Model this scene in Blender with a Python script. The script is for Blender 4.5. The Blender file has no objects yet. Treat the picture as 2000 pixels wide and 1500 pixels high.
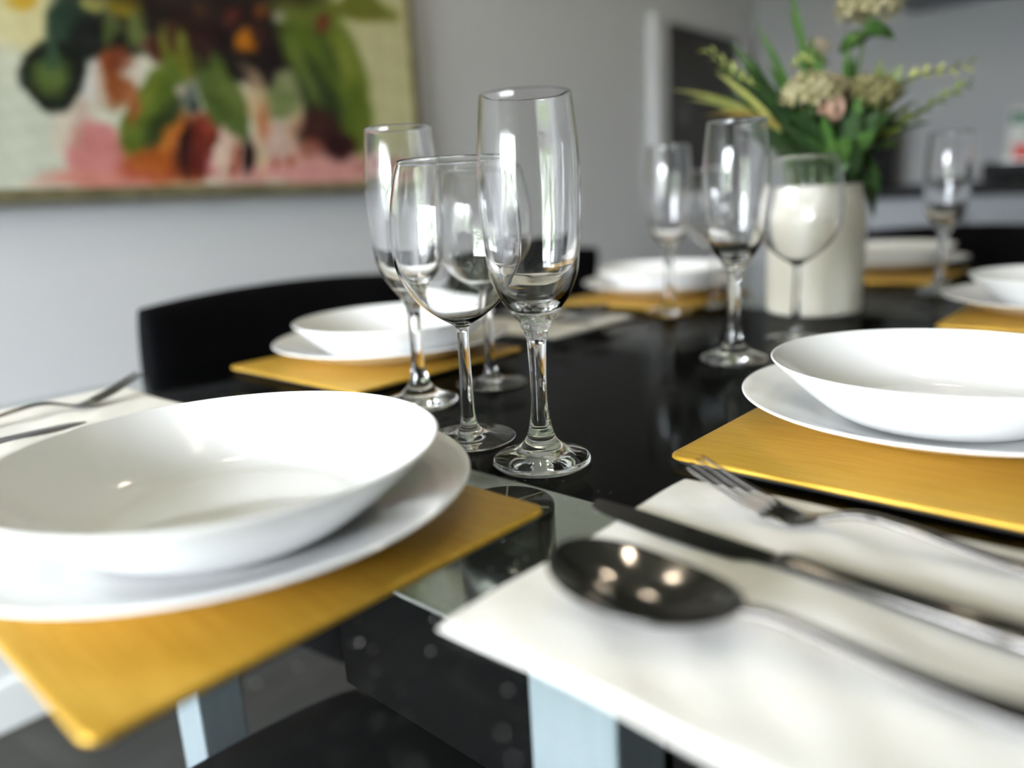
import bpy, bmesh, math, random
import numpy as np
from mathutils import Vector, Matrix

PI = math.pi
C = bpy.context.scene.collection
sc = bpy.context.scene
T = 0.75                      # height of the table top above the floor

# ------------------------------------------------------------------ camera
cd = bpy.data.cameras.new('camera')
cam = bpy.data.objects.new('camera', cd)
C.objects.link(cam)
cd.sensor_fit = 'HORIZONTAL'
cd.sensor_width = 36.0
cd.lens = 36.0 * 1486.4 / 2000.0
cr = Vector((0.74418, 0.66583, -0.05356))
cu = Vector((-0.11653, 0.20836, 0.97108))
cf = Vector((-0.65774, 0.71642, -0.23265))
m = Matrix((cr, cu, -cf)).transposed().to_4x4()
m.translation = Vector((0, 0, T + 0.175))
cam.matrix_world = m
cd.clip_start = 0.01
cd.dof.use_dof = True
cd.dof.focus_distance = 0.535
cd.dof.aperture_fstop = 1.95
sc.camera = cam

# ------------------------------------------------------------------ light and exposure
sc.view_settings.view_transform = 'Standard'
sc.view_settings.look = 'None'
sc.view_settings.gamma = 1.0
sc.view_settings.use_curve_mapping = False
sc.view_settings.exposure = 2.1

w = bpy.data.worlds.new('sky')
sc.world = w
w.use_nodes = True
bg = w.node_tree.nodes['Background']
bg.inputs[0].default_value = (0.93, 0.94, 1.06, 1)
bg.inputs[1].default_value = 18.0

WX0, WX1, WZ0, WZ1, WY = -1.54, 0.34, 0.60, 1.78, -2.4      # window opening in the back wall
pl = bpy.data.lights.new('window_portal', 'AREA')
pl.shape = 'RECTANGLE'
pl.size = WX1 - WX0
pl.size_y = WZ1 - WZ0
pl.cycles.is_portal = True
po = bpy.data.objects.new('window_portal', pl)
po.location = ((WX0 + WX1) / 2, WY - 0.02, (WZ0 + WZ1) / 2)
po.rotation_euler = (PI / 2, 0, 0)          # faces +Y, into the room
C.objects.link(po)

sc.cycles.max_bounces = 14
sc.cycles.transmission_bounces = 12
sc.cycles.transparent_max_bounces = 16
sc.cycles.sample_clamp_indirect = 8.0
sc.cycles.blur_glossy = 0.5

rnd = random.Random(7)

# ------------------------------------------------------------------ helpers
def lin(c):
    return tuple(((x / 255.0) / 12.92 if x / 255.0 <= 0.04045 else ((x / 255.0 + 0.055) / 1.055) ** 2.4) for x in c)


def mat(name, col, rough=0.5, metal=0.0, spec=0.5, noise=None, bump=None, coat=0.0, emit=None, trans=0.0, ior=1.45, sheen=0.0):
    """procedural material: noise = (scale, darker colour, detail, stretch), bump = (scale, strength, stretch)"""
    M = bpy.data.materials.new(name)
    M.use_nodes = True
    nt = M.node_tree
    b = nt.nodes['Principled BSDF']
    b.inputs['Base Color'].default_value = (*col, 1)
    b.inputs['Roughness'].default_value = rough
    b.inputs['Metallic'].default_value = metal
    b.inputs['Specular IOR Level'].default_value = spec
    b.inputs['IOR'].default_value = ior
    b.inputs['Coat Weight'].default_value = coat
    b.inputs['Transmission Weight'].default_value = trans
    b.inputs['Sheen Weight'].default_value = sheen
    if emit:
        b.inputs['Emission Color'].default_value = (*emit[0], 1)
        b.inputs['Emission Strength'].default_value = emit[1]
    if noise or bump:
        tc = nt.nodes.new('ShaderNodeTexCoord')
    if noise:
        sca, c2, det, st = noise
        mp = nt.nodes.new('ShaderNodeMapping'); mp.inputs['Scale'].default_value = st
        nt.links.new(tc.outputs['Object'], mp.inputs[0])
        n = nt.nodes.new('ShaderNodeTexNoise'); n.inputs['Scale'].default_value = sca; n.inputs['Detail'].default_value = det
        nt.links.new(mp.outputs[0], n.inputs['Vector'])
        r = nt.nodes.new('ShaderNodeValToRGB')
        r.color_ramp.elements[0].position = 0.35; r.color_ramp.elements[0].color = (*c2, 1)
        r.color_ramp.elements[1].position = 0.65; r.color_ramp.elements[1].color = (*col, 1)
        nt.links.new(n.outputs['Fac'], r.inputs[0])
        nt.links.new(r.outputs[0], b.inputs['Base Color'])
    if bump:
        sca, stg, st = bump
        mp = nt.nodes.new('ShaderNodeMapping'); mp.inputs['Scale'].default_value = st
        nt.links.new(tc.outputs['Object'], mp.inputs[0])
        n = nt.nodes.new('ShaderNodeTexNoise'); n.inputs['Scale'].default_value = sca; n.inputs['Detail'].default_value = 4
        nt.links.new(mp.outputs[0], n.inputs['Vector'])
        bp = nt.nodes.new('ShaderNodeBump'); bp.inputs['Strength'].default_value = stg; bp.inputs['Distance'].default_value = 0.002
        nt.links.new(n.outputs['Fac'], bp.inputs['Height'])
        nt.links.new(bp.outputs[0], b.inputs['Normal'])
    return M


def thin_glass(name, tint, rough=0.0, refl=0.5):
    M = bpy.data.materials.new(name)
    M.use_nodes = True
    nt = M.node_tree
    nt.nodes.remove(nt.nodes['Principled BSDF'])
    out = nt.nodes['Material Output']
    t = nt.nodes.new('ShaderNodeBsdfTransparent'); t.inputs[0].default_value = (*tint, 1)
    g = nt.nodes.new('ShaderNodeBsdfGlossy'); g.inputs['Roughness'].default_value = rough
    # Schlick reflectance, the same from either side of a face
    ge = nt.nodes.new('ShaderNodeNewGeometry')
    dt = nt.nodes.new('ShaderNodeVectorMath'); dt.operation = 'DOT_PRODUCT'
    nt.links.new(ge.outputs['Normal'], dt.inputs[0]); nt.links.new(ge.outputs['Incoming'], dt.inputs[1])

    def mth(op, a, b):
        n = nt.nodes.new('ShaderNodeMath'); n.operation = op
        for i, v in enumerate((a, b)):
            if isinstance(v, (int, float)):
                n.inputs[i].default_value = v
            elif v is not None:
                nt.links.new(v, n.inputs[i])
        return n.outputs[0]
    f5 = mth('POWER', mth('SUBTRACT', 1.0, mth('ABSOLUTE', dt.outputs['Value'], None)), 5.0)
    fr = mth('MULTIPLY', mth('ADD', mth('MULTIPLY', f5, 0.96), 0.04), refl)
    mx = nt.nodes.new('ShaderNodeMixShader')
    nt.links.new(fr, mx.inputs[0]); nt.links.new(t.outputs[0], mx.inputs[1]); nt.links.new(g.outputs[0], mx.inputs[2])
    nt.links.new(mx.outputs[0], out.inputs[0])
    return M


def mesh_obj(name, verts, faces, material, parent=None, smooth=True, loc=None):
    me = bpy.data.meshes.new(name)
    me.from_pydata([tuple(v) for v in verts], [], faces)
    me.update()
    if smooth:
        me.polygons.foreach_set('use_smooth', [True] * len(me.polygons))
    if material:
        me.materials.append(material)
    o = bpy.data.objects.new(name, me)
    C.objects.link(o)
    if parent:
        o.parent = parent
    if loc:
        o.location = loc
    return o


def bm_obj(name, bm, material, parent=None, smooth=False, loc=None):
    me = bpy.data.meshes.new(name)
    bmesh.ops.recalc_face_normals(bm, faces=bm.faces)
    bm.to_mesh(me); bm.free()
    if smooth:
        me.polygons.foreach_set('use_smooth', [True] * len(me.polygons))
    me.materials.append(material)
    o = bpy.data.objects.new(name, me)
    C.objects.link(o)
    if parent:
        o.parent = parent
    if loc:
        o.location = loc
    return o


def add_box(bm, x0, x1, y0, y1, z0, z1, bevel=0.0):
    v = [bm.verts.new((x, y, z)) for z in (z0, z1) for y in (y0, y1) for x in (x0, x1)]
    fs = [bm.faces.new([v[i] for i in q]) for q in ((0, 2, 3, 1), (4, 5, 7, 6), (0, 1, 5, 4), (2, 6, 7, 3), (0, 4, 6, 2), (1, 3, 7, 5))]
    if bevel:
        es = list({e for f in fs for e in f.edges})
        bmesh.ops.bevel(bm, geom=es, offset=bevel, segments=2, affect='EDGES', profile=0.5)


def box(name, x0, x1, y0, y1, z0, z1, material, parent=None, bevel=0.0, loc=None):
    bm = bmesh.new(); add_box(bm, x0, x1, y0, y1, z0, z1, bevel)
    return bm_obj(name, bm, material, parent, loc=loc)


def boxes(name, lst, material, parent=None):
    bm = bmesh.new()
    for b in lst:
        add_box(bm, *b)
    return bm_obj(name, bm, material, parent)


def lathe(name, prof, material, parent=None, seg=72, smooth=True, closed=False):
    """revolve (r, z) points; points with r = 0 become poles"""
    V, F, rings = [], [], []
    for r, z in prof:
        if r < 1e-6:
            rings.append([len(V)]); V.append((0, 0, z))
        else:
            rings.append(list(range(len(V), len(V) + seg)))
            V += [(r * math.cos(2 * PI * k / seg), r * math.sin(2 * PI * k / seg), z) for k in range(seg)]
    n = len(rings)
    for i in range(n if closed else n - 1):
        a, b = rings[i], rings[(i + 1) % n]
        for k in range(seg):
            k2 = (k + 1) % seg
            if len(a) == 1 and len(b) == 1:
                continue
            if len(a) == 1:
                F.append((a[0], b[k2], b[k]))
            elif len(b) == 1:
                F.append((a[k], a[k2], b[0]))
            else:
                F.append((a[k], a[k2], b[k2], b[k]))
    return mesh_obj(name, V, F, material, parent, smooth)


def spline(pts, per=6):
    """Catmull-Rom through 2-D or 3-D points"""
    P = [np.array(p, float) for p in pts]
    P = [2 * P[0] - P[1]] + P + [2 * P[-1] - P[-2]]
    out = []
    for i in range(1, len(P) - 2):
        for k in range(per):
            t = k / per
            a, b, c, d = P[i - 1], P[i], P[i + 1], P[i + 2]
            out.append(0.5 * ((2 * b) + (c - a) * t + (2 * a - 5 * b + 4 * c - d) * t * t + (3 * b - a - 3 * c + d) * t ** 3))
    out.append(P[-2])
    return [tuple(x) for x in out]


def tube(name, pts, rad, material, parent=None, seg=8):
    V, F = [], []
    n = len(pts)
    P = [Vector(p) for p in pts]
    for i in range(n):
        d = (P[min(i + 1, n - 1)] - P[max(i - 1, 0)]).normalized()
        a = d.orthogonal().normalized() if abs(d.z) > 0.95 else d.cross(Vector((0, 0, 1))).normalized()
        b = d.cross(a)
        r = rad[i] if isinstance(rad, (list, tuple)) else rad
        for k in range(seg):
            t = 2 * PI * k / seg
            V.append(P[i] + a * (r * math.cos(t)) + b * (r * math.sin(t)))
    for i in range(n - 1):
        for k in range(seg):
            k2 = (k + 1) % seg
            F.append((i * seg + k, i * seg + k2, (i + 1) * seg + k2, (i + 1) * seg + k))
    F.append(tuple(range(seg))[::-1]); F.append(tuple((n - 1) * seg + k for k in range(seg)))
    return mesh_obj(name, V, F, material, parent)


def rounded_plate(name, hx, hy, rc, prof, material, parent=None, seg=8):
    """rounded rectangle slab; prof = list of (inset, z) from the bottom to the top"""
    V, F, rings = [], [], []
    for ins, z in prof:
        r = max(rc - ins, 0.0004)
        ring = []
        for q, (sx, sy) in enumerate(((1, 1), (-1, 1), (-1, -1), (1, -1))):
            cx, cy = sx * (hx - ins - r), sy * (hy - ins - r)
            for k in range(seg + 1):
                t = PI / 2 * (q + k / seg)
                ring.append(len(V)); V.append((cx + r * math.cos(t), cy + r * math.sin(t), z))
        rings.append(ring)
    n = len(rings[0])
    for a, b in zip(rings, rings[1:]):
        for k in range(n):
            F.append((a[k], a[(k + 1) % n], b[(k + 1) % n], b[k]))
    F.append(tuple(reversed(rings[0]))); F.append(tuple(rings[-1]))
    o = mesh_obj(name, V, F, material, parent, smooth=True)
    try:
        o.data.set_sharp_from_angle(angle=math.radians(40))
    except Exception:
        pass
    return o


def pillow(name, hx, hy, t, material, parent=None, n=4.0, cn=0.15, N=28, warp=None):
    """soft closed slab, half sizes hx, hy, thickness t, standing on z = 0"""
    us = [math.sin(PI / 2 * (2 * i / N - 1)) for i in range(N + 1)]
    V, F = [], []
    for side in (1, -1):
        for u in us:
            for v in us:
                x = hx * u * math.sqrt(max(0, 1 - cn * v * v)); y = hy * v * math.sqrt(max(0, 1 - cn * u * u))
                h = (max(0, 1 - abs(u) ** n) ** (1 / n)) * (max(0, 1 - abs(v) ** n) ** (1 / n))
                z = t / 2 + side * t / 2 * h
                if warp:
                    x, y, z = warp(x, y, z, u, v, side)
                V.append((x, y, z))
    M = (N + 1) * (N + 1)
    for s in (0, 1):
        for i in range(N):
            for j in range(N):
                a = s * M + i * (N + 1) + j
                q = (a, a + N + 1, a + N + 2, a + 1)
                F.append(q if s == 0 else q[::-1])
    o = mesh_obj(name, V, F, material, parent)
    bm = bmesh.new(); bm.from_mesh(o.data)
    bmesh.ops.remove_doubles(bm, verts=bm.verts, dist=1e-5)
    bmesh.ops.recalc_face_normals(bm, faces=bm.faces)
    bm.to_mesh(o.data); bm.free()
    o.data.polygons.foreach_set('use_smooth', [True] * len(o.data.polygons))
    return o


def tag(o, label, cat, group=None, kind=None):
    o['label'] = label
    o['category'] = cat
    if group:
        o['group'] = group
    if kind:
        o['kind'] = kind
    return o


def thing(name, label, cat, loc=(0, 0, 0), rz=0.0, group=None):
    o = bpy.data.objects.new(name, None)
    o.empty_display_size = 0.05
    C.objects.link(o)
    o.location = loc
    o.rotation_euler = (0, 0, rz)
    return tag(o, label, cat, group)


def dup(root, loc, rz, label, group=None, scale=1.0):
    def cp(o, par):
        c = o.copy(); C.objects.link(c)
        c.parent = par
        for ch in list(o.children):
            cp(ch, c)
        return c
    r = cp(root, None)
    r.location = loc; r.rotation_euler = (0, 0, rz); r.scale = (scale, scale, scale)
    r['label'] = label
    if group:
        r['group'] = group
    return r


def struct(o):
    o['kind'] = 'structure'
    return o


# ------------------------------------------------------------------ materials
M_wall = mat('wall_paint', (0.69, 0.695, 0.70), 0.85, noise=(2.0, (0.67, 0.675, 0.68), 3, (1, 1, 1)), bump=(60, 0.05, (1, 1, 1)))
M_wallf = mat('dimmed_wall_paint', (0.37, 0.37, 0.375), 0.85, noise=(2.0, (0.355, 0.355, 0.36), 3, (1, 1, 1)), bump=(60, 0.05, (1, 1, 1)))  # wall paint darkened to stand in for dimmer light at the far end
M_ceil = mat('ceiling_paint', (0.60, 0.60, 0.58), 0.9, bump=(40, 0.04, (1, 1, 1)))
M_floor = mat('dark_floor', (0.034, 0.032, 0.028), 0.5, noise=(3, (0.024, 0.023, 0.020), 5, (8, 1, 1)))
M_trim = mat('white_trim', (0.80, 0.80, 0.79), 0.4, bump=(30, 0.02, (1, 1, 1)))
M_glass = mat('clear_glass', (1, 1, 1), 0.0, trans=1.0, ior=1.5, bump=(14, 0.025, (1, 1, 0.35)))
M_tabletop = thin_glass('table_glass', (0.93, 0.95, 0.935), refl=0.19)
M_pane = thin_glass('window_glass', (0.97, 0.99, 0.98))
M_black = mat('black_lacquer', (0.004, 0.004, 0.004), 0.5, spec=0.0, noise=(8, (0.005, 0.005, 0.005), 2, (1, 1, 1)))
M_beam = mat('satin_grey_metal', (0.97, 0.975, 0.93), 0.16, metal=0.85, noise=(20, (0.94, 0.945, 0.90), 3, (1, 8, 1)))
M_legs = mat('brushed_steel', (0.27, 0.31, 0.33), 0.4, spec=0.3, metal=0.15, noise=(20, (0.25, 0.29, 0.31), 3, (6, 6, 1)))
M_disc = mat('dark_chrome', (0.10, 0.10, 0.09), 0.18, metal=0.85, noise=(40, (0.06, 0.06, 0.055), 3, (1, 1, 1)))
M_porc = mat('white_porcelain', (0.86, 0.865, 0.85), 0.12, spec=0.55, coat=0.3, noise=(3, (0.845, 0.85, 0.835), 2, (1, 1, 1)))
M_gold = mat('brushed_gold_lacquer', (0.60, 0.365, 0.050), 0.38, metal=0.40, spec=0.35, noise=(22, (0.50, 0.290, 0.030), 6, (1, 18, 1)), bump=(120, 0.10, (1, 12, 1)))
M_back = mat('black_backing', (0.01, 0.009, 0.008), 0.7, bump=(200, 0.1, (1, 1, 1)))
M_nap = mat('paper_napkin', (0.82, 0.81, 0.77), 0.85, noise=(14, (0.80, 0.775, 0.71), 3, (1, 1, 1)), bump=(90, 0.25, (1, 1, 1)), spec=0.2)
M_steel = mat('polished_cutlery_steel', (0.14, 0.132, 0.122), 0.12, metal=1.0, noise=(60, (0.125, 0.118, 0.11), 3, (1, 6, 1)))
M_chair = mat('black_fabric', (0.005, 0.005, 0.0055), 0.9, spec=0.08, noise=(300, (0.0035, 0.0035, 0.004), 2, (1, 1, 1)), bump=(400, 0.3, (1, 1, 1)))
M_chrome = mat('chair_leg_steel', (0.5, 0.5, 0.5), 0.2, metal=1.0, noise=(30, (0.46, 0.46, 0.46), 2, (1, 1, 6)))
M_vase = mat('cream_ceramic', (0.80, 0.765, 0.66), 0.35, noise=(30, (0.75, 0.70, 0.58), 4, (1, 1, 0.08)), bump=(70, 0.15, (1, 1, 0.05)))
M_leaf = mat('green_leaf', (0.075, 0.16, 0.03), 0.5, noise=(25, (0.045, 0.11, 0.022), 4, (1, 1, 1)))
M_leaf2 = mat('olive_leaf', (0.20, 0.25, 0.035), 0.5, noise=(25, (0.12, 0.17, 0.03), 4, (1, 1, 1)))
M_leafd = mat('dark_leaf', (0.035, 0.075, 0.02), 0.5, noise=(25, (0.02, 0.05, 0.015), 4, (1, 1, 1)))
M_leafy = mat('yellow_green_leaf', (0.48, 0.47, 0.14), 0.55, noise=(30, (0.34, 0.37, 0.10), 4, (1, 1, 1)))
M_leafg = mat('yellow_leaf', (0.60, 0.42, 0.10), 0.55, noise=(30, (0.5, 0.36, 0.09), 4, (1, 1, 1)))
M_stem = mat('stem_green', (0.08, 0.14, 0.03), 0.6, noise=(40, (0.05, 0.1, 0.025), 3, (1, 1, 1)))
M_cream = mat('cream_petals', (0.42, 0.37, 0.22), 0.7, noise=(60, (0.26, 0.23, 0.10), 3, (1, 1, 1)))
M_tan = mat('tan_petals', (0.48, 0.37, 0.24), 0.7, noise=(60, (0.32, 0.25, 0.13), 3, (1, 1, 1)))
M_rose = mat('blush_petals', (0.40, 0.25, 0.18), 0.7, noise=(60, (0.4, 0.25, 0.16), 3, (1, 1, 1)))
M_rust = mat('rust_petals', (0.35, 0.17, 0.08), 0.7, noise=(60, (0.2, 0.1, 0.05), 3, (1, 1, 1)))
M_cab = mat('shaded_white_cabinet', (0.27, 0.28, 0.30), 0.5, noise=(2, (0.26, 0.27, 0.29), 2, (1, 1, 1)))  # white units, with their shade put into this grey base colour
M_counter = mat('dark_worktop', (0.012, 0.012, 0.012), 0.5, spec=0.12, noise=(80, (0.01, 0.01, 0.01), 4, (1, 1, 1)))
M_blackp = mat('black_plastic', (0.008, 0.008, 0.008), 0.5, spec=0.12, bump=(100, 0.05, (1, 1, 1)))
M_chromek = mat('handle_steel', (0.55, 0.55, 0.55), 0.3, metal=1.0, noise=(50, (0.5, 0.5, 0.5), 2, (1, 1, 1)))
M_frame = mat('aged_gold_frame', (0.26, 0.22, 0.12), 0.45, metal=0.2, noise=(20, (0.16, 0.14, 0.07), 4, (1, 1, 1)))
M_wframe = mat('white_picture_frame', (0.62, 0.62, 0.62), 0.5, noise=(6, (0.60, 0.60, 0.60), 2, (1, 1, 1)))
M_dust = mat('water_drops', (1, 1, 1), 0.0, trans=1.0, ior=1.33, bump=(50, 0.01, (1, 1, 1)))
M_lamp = mat('downlight_lens', (1, 0.95, 0.85), 0.4, emit=((1.0, 0.86, 0.68), 190.0), bump=(50, 0.01, (1, 1, 1)))
M_hedge = mat('hedge_leaf', (0.20, 0.25, 0.09), 0.7, noise=(8, (0.11, 0.16, 0.05), 4, (1, 1, 1)))
M_lawn = mat('lawn', (0.16, 0.18, 0.10), 0.9, noise=(6, (0.08, 0.14, 0.03), 5, (1, 1, 1)))
M_red = mat('red_print', (0.55, 0.05, 0.03), 0.5, noise=(20, (0.48, 0.04, 0.025), 2, (1, 1, 1)))
M_green = mat('green_print', (0.03, 0.14, 0.08), 0.5, noise=(20, (0.02, 0.11, 0.06), 2, (1, 1, 1)))
M_carton = mat('white_carton', (0.55, 0.55, 0.52), 0.6, noise=(10, (0.52, 0.52, 0.49), 2, (1, 1, 1)))

# ------------------------------------------------------------------ the room
RX0, RX1, RY0, RY1, RZ = -1.60, 4.20, -2.40, 3.45, 2.60
th = 0.12
struct(box('floor', RX0 - th, RX1 + th, RY0 - th, RY1 + th, -0.10, 0.0, M_floor))
struct(box('ceiling', RX0 - th, RX1 + th, RY0 - th, RY1 + th, RZ, RZ + 0.1, M_ceil))
struct(box('wall_left', RX0 - th, RX0, RY0 - th, RY1 + th, 0.0, RZ, M_wall))
struct(box('wall_right', RX1, RX1 + th, RY0 - th, RY1 + th, 0.0, RZ, M_wall))
struct(box('wall_far', RX0, RX1, RY1, RY1 + th, 0.0, RZ, M_wallf))
struct(boxes('wall_back', [
    (RX0, WX0, RY0 - th, RY0, 0, RZ), (WX1, RX1, RY0 - th, RY0, 0, RZ),
    (WX0, WX1, RY0 - th, RY0, 0, WZ0), (WX0, WX1, RY0 - th, RY0, WZ1, RZ)], M_wall))
struct(box('baseboard_left', RX0, RX0 + 0.016, RY0, RY1, 0.0, 0.095, M_trim, bevel=0.003))
struct(box('baseboard_far', RX0 + 0.016, -1.26, RY1 - 0.016, RY1, 0.0, 0.095, M_trim, bevel=0.003))

win = bpy.data.objects.new('window_1', None); C.objects.link(win); struct(win)
fw = 0.06
MX = -0.95
boxes('window_frame', [
    (WX0, WX0 + fw, RY0 - 0.09, RY0 - 0.03, WZ0, WZ1), (WX1 - fw, WX1, RY0 - 0.09, RY0 - 0.03, WZ0, WZ1),
    (WX0 + fw, WX1 - fw, RY0 - 0.09, RY0 - 0.03, WZ0, WZ0 + fw), (WX0 + fw, WX1 - fw, RY0 - 0.09, RY0 - 0.03, WZ1 - fw, WZ1),
    (MX, MX + 0.11, RY0 - 0.09, RY0 - 0.03, WZ0 + fw, WZ1 - fw),
    (-0.20, -0.17, RY0 - 0.09, RY0 - 0.03, WZ0 + fw, WZ1 - fw)], M_trim, win)
box('window_pane', WX0 + fw, MX, RY0 - 0.064, RY0 - 0.058, WZ0 + fw, WZ1 - fw, M_pane, win)
box('window_pane', MX + 0.11, -0.20, RY0 - 0.064, RY0 - 0.058, WZ0 + fw, WZ1 - fw, M_pane, win)
box('window_pane', -0.17, WX1 - fw, RY0 - 0.064, RY0 - 0.058, WZ0 + fw, WZ1 - fw, M_pane, win)
box('window_sill', WX0 - 0.04, WX1 + 0.04, RY0, RY0 + 0.10, WZ0 - 0.03, WZ0, M_trim, win, bevel=0.004)

# garden outside the window, seen only as a reflection in the glasses
struct(box('ground', -9, 9, -14, RY0 - th - 0.01, -0.25, -0.12, M_lawn))
V, F = [], []
for i in range(5200):
    x = rnd.uniform(-5, 4); y = -6.2 + rnd.gauss(0, 0.35); z = rnd.uniform(-0.12, 1.50 + 0.25 * math.sin(x * 2.1))
    s = rnd.uniform(0.05, 0.11); a = rnd.uniform(0, 2 * PI); tl = rnd.uniform(-0.8, 0.8)
    dx, dy = math.cos(a) * s, math.sin(a) * s
    k = len(V)
    V += [(x - dx, y - dy, z), (x + dy * 0.5, y - dx * 0.5, z + tl * s), (x + dx, y + dy, z), (x - dy * 0.5, y + dx * 0.5, z - tl * s + s)]
    F.append((k, k + 1, k + 2, k + 3))
hd = mesh_obj('hedge', V, F, M_hedge, smooth=False)
tag(hd, 'green garden hedge outside the window behind the camera', 'hedge', kind='stuff')

# ceiling downlights
k = 0
for lx, ly, lab in ((-0.95, 0.35, 'round downlight in the ceiling above the near left plate'), (-0.15, 0.35, 'round downlight in the ceiling above the napkin with cutlery'),
                    (-0.95, 1.35, 'round downlight in the ceiling above the left chairs'), (-0.15, 1.35, 'round downlight in the ceiling above the vase side of the table'),
                    (-0.55, -0.75, 'round downlight in the ceiling between the table and the window'), (-0.55, 2.45, 'round downlight in the ceiling before the kitchen units')):
    t = thing('ceiling_downlight', lab, 'ceiling light', (lx, ly, RZ), 0, 'ceiling downlights')
    lathe('trim_ring', [(0.019, -0.001), (0.036, -0.001), (0.038, -0.006), (0.033, -0.010), (0.019, -0.008)], M_trim, t, 32, closed=True)
    lathe('lens', [(0, -0.004), (0.019, -0.004)], M_lamp, t, 32)

# ------------------------------------------------------------------ wall painting (flat print on a stretched canvas in a thin frame)
PX = RX0 + 0.032
PY0, PY1, PZ0, PZ1 = 0.02, 1.385, T + 0.243, T + 1.15
pa = thing('wall_painting', 'large framed floral still life painting of green leaves on the left wall', 'painting', (RX0, (PY0 + PY1) / 2, (PZ0 + PZ1) / 2))
ox, oy, oz = pa.location
ft = 0.022
boxes('picture_frame', [
    (0.001, 0.040, PY0 - oy - ft, PY1 - oy + ft, PZ0 - oz - ft, PZ0 - oz), (0.001, 0.040, PY0 - oy - ft, PY1 - oy + ft, PZ1 - oz, PZ1 - oz + ft),
    (0.001, 0.040, PY0 - oy - ft, PY0 - oy, PZ0 - oz, PZ1 - oz), (0.001, 0.040, PY1 - oy, PY1 - oy + ft, PZ0 - oz, PZ1 - oz)], M_frame, pa)
NU, NV = 300, 200
uu = np.linspace(PY0, PY1, NU); vv = np.linspace(PZ0 - T, PZ1 - T, NV)
GY, GZ = np.meshgrid(uu, vv, indexing='ij')
rs = np.random.RandomState(3)


def fbm(x, y, f0, octv=4, seed=0):
    r = np.random.RandomState(seed)
    out = np.zeros_like(x); a = 1.0; f = f0
    for _ in range(octv):
        for _k in range(3):
            an = r.uniform(0, 2 * PI); ph = r.uniform(0, 2 * PI)
            out += a / 3 * np.sin((x * math.cos(an) + y * math.sin(an)) * f + ph)
        a *= 0.55; f *= 2.1
    return out


wy = GY + 0.012 * fbm(GY, GZ, 30, 5, 1)
wz = GZ + 0.012 * fbm(GY, GZ, 30, 5, 2)
col = np.zeros((NU, NV, 3)); col[:] = (214, 216, 194)


def paint(y, z, ry, rz, ang, c, soft=0.25, amt=1.0):
    """one brushed patch: centre, radii, tilt in degrees, colour"""
    global col
    a = math.radians(ang)
    dy, dz = wy - y, wz - z
    u = (dy * math.cos(a) + dz * math.sin(a)) / ry
    v = (-dy * math.sin(a) + dz * math.cos(a)) / rz
    d = np.sqrt(u * u + v * v)
    k = np.clip((1 + soft / 2 - d) / soft, 0, 1)[..., None] * amt
    col = col * (1 - k) + np.array(c, float) * k


paint(1.222, 0.487, 0.3224, 0.2009, 71, (205,200,152), 0.50, 1.00)
paint(0.508, 0.532, 0.0904, 0.0537, -165, (228,218,165), 0.60, 1.00)
paint(0.459, 0.303, 0.1433, 0.1111, 24, (207,211,192), 0.60, 1.00)
paint(0.570, 0.367, 0.0723, 0.0420, 62, (212,196,180), 0.50, 0.90)
paint(0.593, 0.295, 0.0662, 0.0546, 69, (205,130,126), 0.30, 1.00)
paint(0.624, 0.257, 0.1351, 0.0198, 0, (212,140,125), 0.50, 0.90)
paint(0.623, 0.442, 0.0358, 0.0241, 66, (216,212,206), 0.40, 1.00)
paint(0.997, 0.285, 0.2471, 0.0440, 0, (214,168,152), 0.40, 1.00)
paint(1.076, 0.268, 0.2240, 0.0300, 0, (215,150,145), 0.50, 0.80)
paint(0.744, 0.320, 0.0984, 0.0753, 19, (168,88,36), 0.35, 1.00)
paint(0.654, 0.462, 0.0496, 0.0191, 96, (150,76,30), 0.50, 1.00)
paint(0.674, 0.445, 0.0389, 0.0201, 63, (215,205,190), 0.50, 0.90)
paint(0.695, 0.276, 0.0661, 0.0250, 1, (178,80,60), 0.50, 0.90)
paint(0.805, 0.331, 0.0631, 0.0390, 67, (110,38,22), 0.50, 1.00)
paint(0.770, 0.321, 0.0623, 0.0153, 84, (42,10,10), 0.50, 1.00)
paint(0.819, 0.280, 0.0248, 0.0176, 13, (205,120,120), 0.60, 1.00)
paint(0.707, 0.286, 0.0306, 0.0098, 76, (200,130,40), 0.60, 0.90)
paint(0.852, 0.306, 0.0513, 0.0236, 76, (222,190,170), 0.50, 1.00)
paint(0.868, 0.296, 0.0336, 0.0097, 79, (150,60,30), 0.50, 1.00)
paint(0.899, 0.307, 0.0403, 0.0130, 78, (28,16,14), 0.50, 1.00)
paint(0.931, 0.318, 0.0558, 0.0128, 79, (214,196,150), 0.60, 1.00)
paint(0.966, 0.296, 0.0247, 0.0115, 77, (160,70,35), 0.60, 1.00)
paint(1.019, 0.299, 0.0203, 0.0114, 75, (170,85,45), 0.60, 1.00)
paint(0.985, 0.340, 0.0609, 0.0417, -161, (208,178,165), 0.50, 0.90)
paint(0.598, 0.531, 0.0615, 0.0515, 33, (38,62,46), 0.30, 1.00)
paint(0.625, 0.508, 0.0491, 0.0391, -140, (14,20,16), 0.40, 1.00)
paint(0.671, 0.527, 0.0421, 0.0251, 68, (90,105,50), 0.50, 0.90)
paint(0.679, 0.500, 0.0284, 0.0202, -143, (20,28,18), 0.50, 1.00)
paint(0.547, 0.443, 0.0695, 0.0535, 59, (15,24,14), 0.18, 1.00)
paint(0.519, 0.398, 0.0220, 0.0177, 71, (12,20,12), 0.30, 1.00)
paint(0.538, 0.439, 0.0375, 0.0294, 60, (92,112,48), 0.80, 0.90)
paint(0.889, 0.557, 0.1528, 0.1022, -166, (28,11,10), 0.35, 1.00)
paint(0.978, 0.516, 0.0939, 0.0741, -158, (26,10,12), 0.40, 1.00)
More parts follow.
